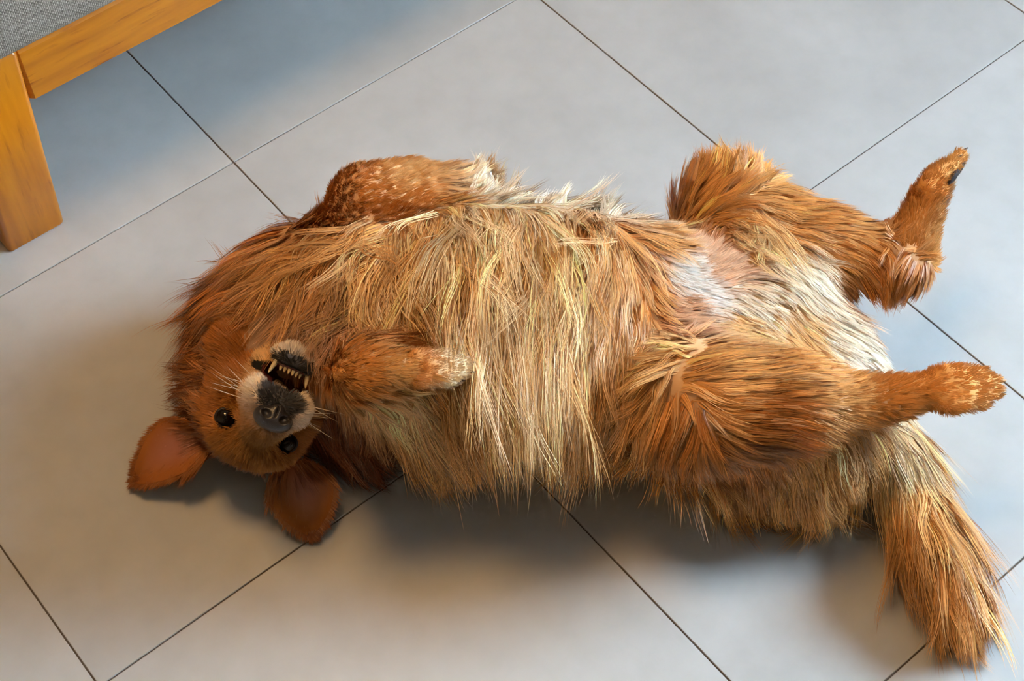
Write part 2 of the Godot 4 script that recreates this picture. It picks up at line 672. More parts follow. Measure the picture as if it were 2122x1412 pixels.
# grows locks of hair on a mesh; every lock is a guide curve with strands that draw together towards its tip
func grow(coat: Coat, verts: PackedVector3Array, norms: PackedVector3Array, tris: PackedInt32Array, k: Dictionary, solid: Field, locks: float, strands: int, width: float, keep: Callable, to := Transform3D()) -> void:
	var dirs: PackedVector3Array = k.dir
	var lens: PackedFloat32Array = k.len
	var lifts: PackedFloat32Array = k.lift
	var waves: PackedFloat32Array = k.wave
	var cols: PackedColorArray = k.col
	var near := {}     # a coarse map to follow the coat's direction along a lock
	for i in verts.size():
		near[Vector3i((verts[i] / 0.02).floor())] = i
	for t in range(0, tris.size(), 3):
		var a := tris[t]
		var b := tris[t + 1]
		var c := tris[t + 2]
		var va := verts[a]
		var area := (verts[b] - va).cross(verts[c] - va).length() * 0.5
		var L := lens[a]
		if L < 0.002:
			continue
		var want := area * locks * clampf(0.055 / L, 0.62, 3.0)
		var count := int(want) + int(rng.randf() < want - int(want))
		for q in count:
			var u := rng.randf()
			var v := rng.randf()
			if u + v > 1.0:
				u = 1.0 - u
				v = 1.0 - v
			var root := va + (verts[b] - va) * u + (verts[c] - va) * v
			var n := norms[a]
			if not keep.call(root, n):
				continue
			var length := L * rng.randf_range(0.7, 1.15)
			var flow := (dirs[a] + Vector3(rng.randfn(0, 0.07), rng.randfn(0, 0.07), rng.randfn(0, 0.07))).normalized()
			var lift := lifts[a] * rng.randf_range(0.6, 1.5)
			var N := clampi(int(length / 0.015) + 3, 3, 10)
			var dir := (flow + n * lift).normalized()
			var p := root - n * 0.001
			var step := length / (N - 1)
			var curve := PackedVector3Array()
			var up := PackedVector3Array()
			var nn := n
			var phase := rng.randf() * TAU
			var turns := rng.randf_range(0.6, 1.3)
			var wave := waves[a] * rng.randf_range(0.4, 1.6)
			var off := raised + rng.randf_range(0.001, 0.004)
			var lay := rng.randf_range(0.001, 0.010) * minf(1.0, length / 0.06)
			for s in N:
				curve.append(p)
				up.append(nn)
				var f := float(s) / (N - 1)
				var hit: int = near.get(Vector3i((p / 0.02).floor()), -1)
				if hit >= 0:
					dir = dir.lerp(dirs[hit], 0.22)
				dir.y -= 0.10 * f * minf(1.0, length / 0.08)
				var side := dir.cross(nn).normalized()
				dir = (dir + side * wave * sin(phase + f * TAU * turns)).normalized()
				p += dir * step
				var dd := solid.at(p)
				if dd < 0.03:
					nn = solid.slope(p)
					var least := off + lay * f
					if dd < least:
						p += nn * (least - dd)
						dir = (p - curve[s]).normalized()
				if p.y < floor_y + 0.002 + 0.004 * f:
					p.y = floor_y + 0.002 + 0.004 * f
			lock(coat, curve, up, n, dirs[a], cols[a], strands, width, length, to)


func lock(coat: Coat, curve: PackedVector3Array, up: PackedVector3Array, n: Vector3, flow: Vector3, base: Color, strands: int, width: float, length: float, to: Transform3D) -> void:
	var N := curve.size()
	var bi := n.cross(flow).normalized()
	var tone := rng.randfn(0.0, 1.0)
	var vary := clampf(length / 0.05, 0.15, 1.0)
	var shade := exp(tone * 0.26 * vary)
	var pale := clampf(rng.randfn(0.0, 0.24), 0.0, 0.6) * vary
	var spread := clampf(length * 0.10, 0.0030, 0.0095)
	var lean := rng.randf_range(-0.5, 0.5) * vary
	for j in strands:
		var an := rng.randf() * TAU
		var rad := sqrt(rng.randf()) * spread
		var ofs := bi * cos(an) * rad * 1.2 + flow * sin(an) * rad
		var sc := rng.randf_range(0.72, 1.12)
		var conv := rng.randf_range(0.25, 0.95) * clampf((length - 0.008) / 0.03, 0.0, 1.0)
		var stray := Vector3(rng.randfn(0, 1), rng.randfn(0, 1), rng.randfn(0, 1)) * length * (0.022 if rng.randf() < 0.9 else 0.08)
		var w := width * rng.randf_range(0.6, 1.25)
		var tilt := lean + rng.randf_range(-0.45, 0.45)
		var s2 := shade * exp(rng.randfn(0.0, 0.16) * maxf(vary, 0.5))
		var col := Color(minf(base.r * s2, 0.95), minf(base.g * s2, 0.92), minf(base.b * s2, 0.9)).lerp(Color(0.84, 0.61, 0.38), pale * rng.randf())
		var first := coat.v.size()
		var root := curve[0]
		var prev := Vector3.ZERO
		for s in N:
			var f := float(s) / (N - 1)
			var q := root + (curve[s] - root) * sc + ofs * (1.0 - conv * f) + stray * f * f
			if q.y < floor_y + 0.0015:
				q.y = floor_y + 0.0015
			var d := (curve[s] - curve[s - 1]) if s > 0 else (curve[1] - curve[0])
			var sd := d.cross(up[s]).normalized()
			sd = (sd + up[s] * tilt).normalized()
			var nor := sd.cross(d).normalized()
			if nor.dot(up[s]) < 0.0:
				nor = -nor
			var half := w * 0.5 * (1.0 - 0.85 * f * f)
			if s < N - 1:
				coat.v.append(to * (q - sd * half))
				coat.v.append(to * (q + sd * half))
				coat.n.append(to.basis * nor)
				coat.n.append(to.basis * nor)
				coat.c.append(col)
				coat.c.append(col)
			else:
				coat.v.append(to * q)
				coat.n.append(to.basis * nor)
				coat.c.append(col)
		for s in N - 2:
			var i := first + s * 2
			coat.t.append_array(PackedInt32Array([i, i + 2, i + 1, i + 1, i + 2, i + 3]))
		var e := first + (N - 2) * 2
		coat.t.append_array(PackedInt32Array([e, e + 2, e + 1]))


func hair_material() -> StandardMaterial3D:
	var m := StandardMaterial3D.new()
	m.vertex_color_use_as_albedo = true
	m.roughness = 0.42
	m.metallic_specular = 0.42
	m.cull_mode = BaseMaterial3D.CULL_DISABLED
	return m


func skin_material() -> StandardMaterial3D:
	var m := StandardMaterial3D.new()
	m.vertex_color_use_as_albedo = true
	m.roughness = 0.85
	m.metallic_specular = 0.25
	return m


# ------------------------------------------------------------------ the dog
func body_bones(b: Field) -> void:
	# trunk, lying on its back
	b.capsule(Vector3(-0.2183, 0.1250, 0.0325), Vector3(-0.1416, 0.1380, 0.0619), 0.078, 0.110)
	b.capsule(Vector3(-0.1416, 0.1380, 0.0619), Vector3(-0.0524, 0.1400, 0.0748), 0.110, 0.126)
	b.capsule(Vector3(-0.0524, 0.1400, 0.0748), Vector3(0.0464, 0.1350, 0.0771), 0.126, 0.122)
	b.capsule(Vector3(0.0464, 0.1350, 0.0771), Vector3(0.1414, 0.1200, 0.0737), 0.122, 0.106)
	b.capsule(Vector3(0.1414, 0.1200, 0.0737), Vector3(0.2317, 0.1050, 0.0831), 0.106, 0.090)
	b.capsule(Vector3(0.2317, 0.1050, 0.0831), Vector3(0.3150, 0.0880, 0.1167), 0.090, 0.080)
	b.capsule(Vector3(0.3150, 0.0880, 0.1167), Vector3(0.3542, 0.0700, 0.1429), 0.080, 0.055)
	# neck
	b.capsule(Vector3(-0.2183, 0.1250, 0.0325), Vector3(-0.2558, 0.1050, 0.0925), 0.075, 0.062)
	b.capsule(Vector3(-0.2558, 0.1050, 0.0925), Vector3(-0.2788, 0.0720, 0.1461), 0.062, 0.045)
	b.capsule(Vector3(-0.2369, 0.0600, 0.1011), Vector3(-0.1823, 0.0450, 0.1425), 0.048, 0.040)
	b.capsule(Vector3(-0.2870, 0.0850, 0.0129), Vector3(-0.3266, 0.0480, 0.0927), 0.048, 0.034)
	# near hind leg
	b.capsule(Vector3(0.2981, 0.0950, 0.1642), Vector3(0.1873, 0.1900, 0.2082), 0.080, 0.050)
	b.capsule(Vector3(0.1476, 0.1300, 0.1368), Vector3(0.1873, 0.1900, 0.2082), 0.060, 0.048)
	b.capsule(Vector3(0.3000, 0.0650, 0.1884), Vector3(0.2647, 0.0500, 0.1974), 0.066, 0.046)
	b.capsule(Vector3(0.1873, 0.1900, 0.2082), Vector3(0.2661, 0.2050, 0.2182), 0.050, 0.038)
	b.capsule(Vector3(0.2661, 0.2050, 0.2182), Vector3(0.3795, 0.1950, 0.2070), 0.038, 0.014)
	b.capsule(Vector3(0.3795, 0.1950, 0.2070), Vector3(0.4244, 0.1950, 0.1976), 0.014, 0.016)
	# far hind leg
	b.capsule(Vector3(0.2667, 0.1100, 0.0415), Vector3(0.2478, 0.1400, -0.0753), 0.080, 0.052)
	b.capsule(Vector3(0.2478, 0.1400, -0.0753), Vector3(0.3425, 0.1500, -0.0215), 0.052, 0.036)
	b.capsule(Vector3(0.3421, 0.1500, -0.0181), Vector3(0.4297, 0.1600, 0.0105), 0.036, 0.024)
	b.capsule(Vector3(0.4297, 0.1600, 0.0105), Vector3(0.4564, 0.1930, -0.0506), 0.022, 0.020)
	# near foreleg
	b.capsule(Vector3(-0.1328, 0.1500, 0.1237), Vector3(-0.0816, 0.1300, 0.1774), 0.075, 0.042)
	b.capsule(Vector3(-0.0816, 0.1300, 0.1774), Vector3(-0.1441, 0.2520, 0.2104), 0.034, 0.025)
	b.capsule(Vector3(-0.1441, 0.2520, 0.2104), Vector3(-0.1020, 0.2660, 0.2172), 0.025, 0.019)
	# far foreleg
	b.capsule(Vector3(-0.1384, 0.1600, -0.0239), Vector3(-0.0642, 0.1700, -0.0633), 0.070, 0.040)
	b.capsule(Vector3(-0.0633, 0.1900, -0.0536), Vector3(-0.1589, 0.2260, -0.0336), 0.030, 0.026)
	b.capsule(Vector3(-0.1590, 0.2260, -0.0349), Vector3(-0.1113, 0.2000, -0.0787), 0.021, 0.018)
	# tail
	b.capsule(Vector3(0.3556, 0.0600, 0.1460), Vector3(0.4115, 0.0500, 0.1924), 0.036, 0.028)
	b.capsule(Vector3(0.4115, 0.0500, 0.1924), Vector3(0.4370, 0.0450, 0.2832), 0.028, 0.026)
	b.capsule(Vector3(0.4370, 0.0450, 0.2832), Vector3(0.4557, 0.0380, 0.3463), 0.026, 0.018)
	b.capsule(Vector3(0.4557, 0.0380, 0.3463), Vector3(0.4637, 0.0280, 0.3793), 0.018, 0.008)


func guides() -> void:
	# belly and near flank: long hair that falls from the midline to the floor
	g(Vector3(-0.0640, 0.2681, 0.0342), Vector3(-0.07, 0.30, 0.95), 0.15, 0.12, 0.10, LIGHT)
	g(Vector3(-0.0147, 0.2612, 0.0225), Vector3(0.01, 0.39, 0.92), 0.16, 0.12, 0.09, LIGHT)
	g(Vector3(0.0353, 0.2530, 0.0161), Vector3(0.03, 0.46, 0.89), 0.16, 0.12, 0.09, LIGHT)
	g(Vector3(0.0859, 0.2430, 0.0147), Vector3(-0.06, 0.51, 0.86), 0.12, 0.12, 0.09, GOLD)
	g(Vector3(-0.0868, 0.2679, 0.0989), Vector3(0.31, -0.11, 0.94), 0.16, 0.12, 0.10, LIGHT)
	g(Vector3(-0.0385, 0.2719, 0.1023), Vector3(0.20, -0.21, 0.96), 0.18, 0.10, 0.08, LIGHT)
	g(Vector3(0.0096, 0.2675, 0.0993), Vector3(0.06, -0.18, 0.98), 0.18, 0.10, 0.08, LIGHT)
	g(Vector3(0.0579, 0.2643, 0.0973), Vector3(-0.15, -0.14, 0.98), 0.16, 0.10, 0.08, LIGHT)
	g(Vector3(0.0921, 0.2561, 0.0973), Vector3(-0.33, -0.04, 0.94), 0.12, 0.12, 0.10, GOLD)
	g(Vector3(-0.0625, 0.2420, 0.1632), Vector3(0.39, -0.57, 0.72), 0.14, 0.10, 0.08, GOLD)
	g(Vector3(-0.0148, 0.2399, 0.1621), Vector3(0.20, -0.65, 0.73), 0.13, 0.10, 0.07, LIGHT)
	g(Vector3(0.0330, 0.2377, 0.1609), Vector3(-0.07, -0.63, 0.77), 0.13, 0.10, 0.07, LIGHT)
	g(Vector3(0.0813, 0.2318, 0.1571), Vector3(-0.21, -0.57, 0.79), 0.14, 0.10, 0.08, GOLD)
	g(Vector3(-0.0492, 0.1899, 0.2037), Vector3(0.25, -0.88, 0.40), 0.11, 0.12, 0.08, GOLD)
	g(Vector3(-0.0057, 0.1847, 0.2007), Vector3(0.06, -0.93, 0.35), 0.06, 0.10, 0.08, GOLD)
	g(Vector3(0.0235, 0.1832, 0.1999), Vector3(-0.03, -0.93, 0.36), 0.06, 0.10, 0.08, GOLD)
	g(Vector3(0.0624, 0.1812, 0.1989), Vector3(-0.05, -0.93, 0.36), 0.12, 0.12, 0.08, GOLD)
	g(Vector3(0.1025, 0.1571, 0.2014), Vector3(-0.06, -0.99, 0.15), 0.12, 0.14, 0.10, ORANGE)
	g(Vector3(-0.0307, 0.1411, 0.2138), Vector3(0.04, -1.00, 0.05), 0.07, 0.15, 0.08, GOLD)
	g(Vector3(0.0139, 0.1269, 0.2085), Vector3(0.01, -1.00, -0.07), 0.025, 0.1, 0.05, GOLD)
	g(Vector3(0.0591, 0.1182, 0.2065), Vector3(0.03, -0.99, -0.14), 0.08, 0.15, 0.08, ORANGE)
	# far side of the trunk, seen as a pale fringe
	g(Vector3(-0.0406, 0.2400, -0.0249), Vector3(0.2, 0.3, -1), 0.05, 0.5, 0.15, CREAM)
	g(Vector3(0.0311, 0.2400, -0.0243), Vector3(0.2, 0.3, -1), 0.05, 0.5, 0.15, CREAM)
	g(Vector3(0.1151, 0.2100, -0.0355), Vector3(0.2, 0.3, -1), 0.05, 0.5, 0.15, CREAM)
	# chest and throat: wavy locks
	g(Vector3(-0.1082, 0.2635, 0.0459), Vector3(-0.37, 0.11, 0.92), 0.11, 0.3, 0.34, LIGHT)
	g(Vector3(-0.1589, 0.2534, 0.0374), Vector3(-0.87, -0.18, 0.46), 0.11, 0.35, 0.36, GOLD)
	g(Vector3(-0.2044, 0.2357, 0.0548), Vector3(-0.80, -0.46, 0.40), 0.10, 0.35, 0.34, GOLD)
	g(Vector3(-0.1458, 0.2556, 0.0953), Vector3(0.37, -0.13, 0.92), 0.11, 0.3, 0.34, LIGHT)
	g(Vector3(-0.1858, 0.2409, 0.1022), Vector3(-0.30, -0.44, 0.85), 0.08, 0.35, 0.44, PINK)
	g(Vector3(-0.1549, 0.2377, 0.1361), Vector3(-0.56, -0.49, 0.67), 0.07, 0.35, 0.44, PINK)
	g(Vector3(-0.1107, 0.2506, 0.1338), Vector3(0.37, -0.32, 0.87), 0.10, 0.25, 0.24, ORANGE)
	g(Vector3(-0.2238, 0.2146, 0.0947), Vector3(-0.25, -0.56, 0.79), 0.07, 0.35, 0.4, PINK)
	g(Vector3(-0.2522, 0.1915, 0.0901), Vector3(-0.82, -0.56, 0.09), 0.09, 0.3, 0.2, RUST)
	g(Vector3(-0.2730, 0.1722, 0.1133), Vector3(-0.82, -0.43, 0.37), 0.06, 0.3, 0.12, DEEP)
	g(Vector3(-0.3300, 0.0772, 0.1304), Vector3(-0.41, -0.80, -0.44), 0.06, 0.3, 0.12, DEEP)
	g(Vector3(-0.3215, 0.1217, 0.1158), Vector3(-0.42, -0.80, -0.42), 0.07, 0.3, 0.12, RUST)
	g(Vector3(-0.3029, 0.1604, 0.0862), Vector3(-0.73, -0.68, -0.01), 0.08, 0.3, 0.14, RUST)
	g(Vector3(-0.2084, 0.1805, 0.1557), Vector3(0.15, -0.77, 0.62), 0.04, 0.2, 0.12, RUST)
	g(Vector3(-0.2077, 0.1349, 0.1677), Vector3(0.22, -0.97, 0.14), 0.06, 0.25, 0.12, DEEP)
	g(Vector3(-0.1743, 0.1070, 0.1804), Vector3(0.06, -0.96, -0.29), 0.08, 0.2, 0.12, DEEP)
	g(Vector3(-0.1936, 0.0701, 0.1760), Vector3(0.52, -0.69, 0.50), 0.08, 0.2, 0.12, DEEP)
	g(Vector3(-0.2746, 0.1200, -0.0566), Vector3(-1, -0.3, -0.3), 0.10, 0.3, 0.2, ORANGE)
	g(Vector3(-0.3054, 0.1000, -0.0033), Vector3(-1, -0.2, 0.1), 0.10, 0.3, 0.2, RUST)
	# groin and inner thighs: short, pale
	g(Vector3(0.1372, 0.2270, 0.0184), Vector3(0.96, -0.18, 0.22), 0.05, 0.3, 0.3, GOLD)
	g(Vector3(0.1374, 0.2412, 0.0864), Vector3(0.03, -0.10, 0.99), 0.03, 0.15, 0.15, ORANGE)
	g(Vector3(0.1160, 0.2383, 0.1265), Vector3(-0.02, -0.40, 0.92), 0.05, 0.15, 0.15, ORANGE)
	g(Vector3(0.1685, 0.2322, 0.0736), Vector3(0.82, -0.26, 0.50), 0.016, 0.15, 0.1, WHITE)
	g(Vector3(0.1929, 0.2226, 0.0913), Vector3(0.91, -0.37, 0.18), 0.014, 0.15, 0.1, WHITE)
	g(Vector3(0.1662, 0.2254, 0.1176), Vector3(0.97, -0.26, -0.03), 0.03, 0.3, 0.2, PINK)
	g(Vector3(0.2446, 0.2058, 0.0916), Vector3(0.76, -0.25, 0.60), 0.03, 0.3, 0.2, CREAM)
	g(Vector3(0.2168, 0.2071, 0.1230), Vector3(0.89, -0.34, 0.30), 0.04, 0.35, 0.3, LIGHT)
	g(Vector3(0.2790, 0.1931, 0.1135), Vector3(0.43, -0.26, 0.86), 0.04, 0.35, 0.3, LIGHT)
	g(Vector3(0.3319, 0.1785, 0.1097), Vector3(0.73, -0.20, 0.66), 0.03, 0.3, 0.2, CREAM)
	g(Vector3(0.3689, 0.1573, 0.1260), Vector3(0.63, -0.62, 0.46), 0.03, 0.3, 0.2, CREAM)
	# near hind leg
	g(Vector3(0.1428, 0.2278, 0.1781), Vector3(-0.79, -0.54, 0.29), 0.05, 0.3, 0.35, LIGHT)
	g(Vector3(0.1154, 0.1899, 0.1990), Vector3(-0.25, -0.92, 0.29), 0.09, 0.25, 0.2, GOLD)
	g(Vector3(0.1383, 0.0756, 0.1876), Vector3(-0.40, 0.00, 0.92), 0.10, 0.25, 0.2, GOLD)
	g(Vector3(0.1807, 0.2530, 0.2122), Vector3(0.99, 0.09, -0.04), 0.05, 0.15, 0.06, ORANGE)
	g(Vector3(0.2517, 0.2499, 0.2050), Vector3(0.99, 0.09, 0.07), 0.05, 0.15, 0.06, ORANGE)
	g(Vector3(0.1705, 0.2344, 0.2498), Vector3(-0.32, -0.71, 0.63), 0.05, 0.2, 0.1, RUST)
	g(Vector3(0.1934, 0.2445, 0.2399), Vector3(1.00, -0.02, -0.00), 0.03, 0.1, 0.05, ORANGE)
	g(Vector3(0.2487, 0.2447, 0.2404), Vector3(0.99, 0.12, 0.08), 0.03, 0.1, 0.05, RUST)
	g(Vector3(0.2313, 0.2224, 0.2592), Vector3(0.99, 0.10, -0.03), 0.06, 0.15, 0.06, RUST)
	g(Vector3(0.3072, 0.2324, 0.2330), Vector3(0.86, -0.43, -0.27), 0.016, 0.08, 0.04, ORANGE)
	g(Vector3(0.3733, 0.2155, 0.2199), Vector3(0.99, -0.02, -0.15), 0.008, 0.06, 0.03, ORANGE)
	g(Vector3(0.4143, 0.2107, 0.2076), Vector3(0.98, -0.11, -0.19), 0.007, 0.06, 0.03, ORANGE)
	# rump
	g(Vector3(0.2404, 0.1536, 0.2570), Vector3(0.26, -0.93, -0.28), 0.05, 0.15, 0.08, RUST)
	g(Vector3(0.2933, 0.1330, 0.2454), Vector3(0.33, -0.93, 0.17), 0.07, 0.2, 0.15, ORANGE)
	g(Vector3(0.3336, 0.1461, 0.2193), Vector3(0.26, -0.85, 0.46), 0.08, 0.25, 0.2, GOLD)
	g(Vector3(0.2972, 0.2242, 0.2498), Vector3(0.77, -0.63, -0.10), 0.05, 0.2, 0.1, GOLD)
	# far hind leg
	g(Vector3(0.2111, 0.2151, 0.0609), Vector3(0.78, -0.38, -0.50), 0.022, 0.12, 0.1, PINK)
	g(Vector3(0.1957, 0.2028, 0.0126), Vector3(0.33, -0.63, -0.70), 0.022, 0.12, 0.1, PINK)
	g(Vector3(0.2076, 0.1803, -0.0459), Vector3(0.70, 0.68, -0.21), 0.05, 0.25, 0.2, ORANGE)
	g(Vector3(0.2483, 0.1941, -0.1037), Vector3(-0.05, -0.46, -0.88), 0.05, 0.3, 0.3, ORANGE)
	g(Vector3(0.2614, 0.1930, -0.0147), Vector3(0.27, -0.08, 0.96), 0.06, 0.3, 0.3, LIGHT)
	g(Vector3(0.2955, 0.1935, -0.0411), Vector3(0.95, -0.10, 0.30), 0.04, 0.2, 0.1, ORANGE)
	g(Vector3(0.2999, 0.1852, 0.0257), Vector3(0.50, -0.14, 0.86), 0.06, 0.3, 0.25, CREAM)
	g(Vector3(0.3433, 0.1866, 0.0074), Vector3(0.95, -0.14, 0.26), 0.03, 0.15, 0.06, ORANGE)
	g(Vector3(0.3857, 0.1688, 0.0268), Vector3(0.54, -0.69, 0.47), 0.05, 0.25, 0.06, RUST)
	g(Vector3(0.4187, 0.1823, 0.0308), Vector3(-0.39, -0.70, 0.59), 0.03, 0.2, 0.05, RUST)
	g(Vector3(0.4364, 0.1970, -0.0035), Vector3(0.32, 0.20, -0.93), 0.009, 0.06, 0.03, ORANGE)
	g(Vector3(0.4548, 0.2104, -0.0394), Vector3(0.47, 0.39, -0.79), 0.010, 0.1, 0.03, ORANGE)
	# near foreleg
	g(Vector3(-0.1485, 0.2792, 0.2300), Vector3(0.98, 0.14, 0.10), 0.010, 0.1, 0.03, ORANGE)
	g(Vector3(-0.1096, 0.2825, 0.2286), Vector3(0.99, 0.10, 0.07), 0.009, 0.1, 0.03, LIGHT)
	g(Vector3(-0.1135, 0.2235, 0.2301), Vector3(0.12, -0.96, -0.24), 0.08, 0.25, 0.15, LIGHT)
	g(Vector3(-0.0784, 0.1774, 0.2184), Vector3(0.36, -0.91, 0.22), 0.11, 0.2, 0.12, GOLD)
	g(Vector3(-0.1251, 0.2358, 0.1585), Vector3(0.81, -0.10, 0.58), 0.06, 0.3, 0.2, RUST)
	# far foreleg
	g(Vector3(-0.1589, 0.2551, -0.0130), Vector3(0.99, 0.01, 0.13), 0.007, 0.04, 0.02, ORANGE)
	g(Vector3(-0.1729, 0.2517, -0.0127), Vector3(0.77, 0.05, 0.64), 0.006, 0.03, 0.02, RUST)
	g(Vector3(-0.1707, 0.2476, -0.0029), Vector3(0.84, 0.12, 0.52), 0.006, 0.03, 0.02, RUST)
	g(Vector3(-0.1644, 0.2586, -0.0266), Vector3(0.98, 0.15, 0.14), 0.006, 0.03, 0.02, ORANGE)
	g(Vector3(-0.1797, 0.2150, -0.0526), Vector3(0.6, 0.5, -0.3), 0.006, 0.03, 0.02, RUST)
	g(Vector3(-0.1068, 0.2431, -0.0228), Vector3(0.94, -0.25, -0.21), 0.008, 0.06, 0.05, ORANGE)
	g(Vector3(-0.1309, 0.2494, 0.0022), Vector3(0.99, -0.09, -0.07), 0.008, 0.06, 0.05, RUST)
	g(Vector3(-0.1181, 0.2445, -0.0539), Vector3(0.87, -0.37, -0.32), 0.010, 0.1, 0.05, LIGHT)
	g(Vector3(-0.0661, 0.2395, -0.0188), Vector3(0.70, 0.37, 0.61), 0.03, 0.2, 0.1, LIGHT)
	# tail: a long plume that trails to its near side
	g(Vector3(0.3633, 0.1257, 0.2101), Vector3(0.48, -0.87, 0.07), 0.08, 0.2, 0.12, LIGHT)
	g(Vector3(0.4014, 0.0846, 0.2124), Vector3(0.23, -0.44, 0.87), 0.09, 0.22, 0.14, LIGHT)
	g(Vector3(0.4173, 0.0755, 0.2537), Vector3(0.02, -0.05, 1.00), 0.10, 0.24, 0.14, GOLD)
	g(Vector3(0.4300, 0.0758, 0.2990), Vector3(0.11, -0.34, 0.93), 0.10, 0.22, 0.14, GOLD)
	g(Vector3(0.4416, 0.0655, 0.3323), Vector3(0.11, -0.17, 0.98), 0.09, 0.2, 0.12, GOLD)
	g(Vector3(0.4531, 0.0527, 0.3691), Vector3(0.27, -0.67, 0.69), 0.05, 0.15, 0.10, ORANGE)


# ---- head, in its own axes: x to the dog's left, y to the top of its skull, z along the muzzle; the origin lies between the eyes
const HEAD := Transform3D(Vector3(-0.88228, 0.42866, -0.19450), Vector3(-0.40167, -0.47015, 0.78589), Vector3(0.24543, 0.77150, 0.58699), Vector3(-0.26838, 0.11500, 0.19179))
const SKIN := Color(0.34, 0.335, 0.34)
const MOUTH_AT := Vector3(0, -0.0645, 0.058)
const MOUTH_R := Vector3(0.0240, 0.0115, 0.052)


func head_field() -> Field:
	var h := Field.new(Vector3(-0.09, -0.14, -0.145), Vector3(0.1, 0.065, 0.125), 0.003, 0.0055)
	h.ball(Vector3(0, 0.000, -0.055), Vector3(0.058, 0.042, 0.066))
	h.ball(Vector3(0, 0.012, -0.016), Vector3(0.040, 0.026, 0.030))
	h.capsule(Vector3(0, -0.006, -0.004), Vector3(0, -0.020, 0.074), 0.023, 0.0175)
	h.capsule(Vector3(0, -0.090, -0.055), Vector3(0, -0.082, 0.010), 0.030, 0.018)
	h.capsule(Vector3(0, -0.083, 0.010), Vector3(0, -0.085, 0.058), 0.018, 0.0125)
	h.ball(Vector3(0, -0.0835, 0.063), Vector3(0.022, 0.0112, 0.0145))
	h.ball(Vector3(0, -0.044, 0.086), Vector3(0.014, 0.010, 0.009))
	for s in [-1.0, 1.0]:
		h.ball(Vector3(0.029 * s, 0.012, -0.006), Vector3(0.016, 0.012, 0.012))
		h.ball(Vector3(0.036 * s, -0.034, -0.036), Vector3(0.026, 0.036, 0.040))
		h.ball(Vector3(0.0185 * s, -0.037, 0.054), Vector3(0.0170, 0.0185, 0.034))
		h.ball(Vector3(0.022 * s, -0.060, 0.012), Vector3(0.013, 0.018, 0.030))
	h.ball(Vector3(0.044, -0.078, -0.046), Vector3(0.034, 0.040, 0.038))
	h.ball(Vector3(-0.034, -0.070, -0.050), Vector3(0.026, 0.036, 0.034))
	h.close()
	h.cut(MOUTH_AT, MOUTH_R, 0.003)
	for s in [-1.0, 1.0]:
		h.cut(Vector3(0.034 * s, 0.0, 0.004), Vector3(0.0112, 0.0092, 0.011), 0.003)
	h.nets()
	return h


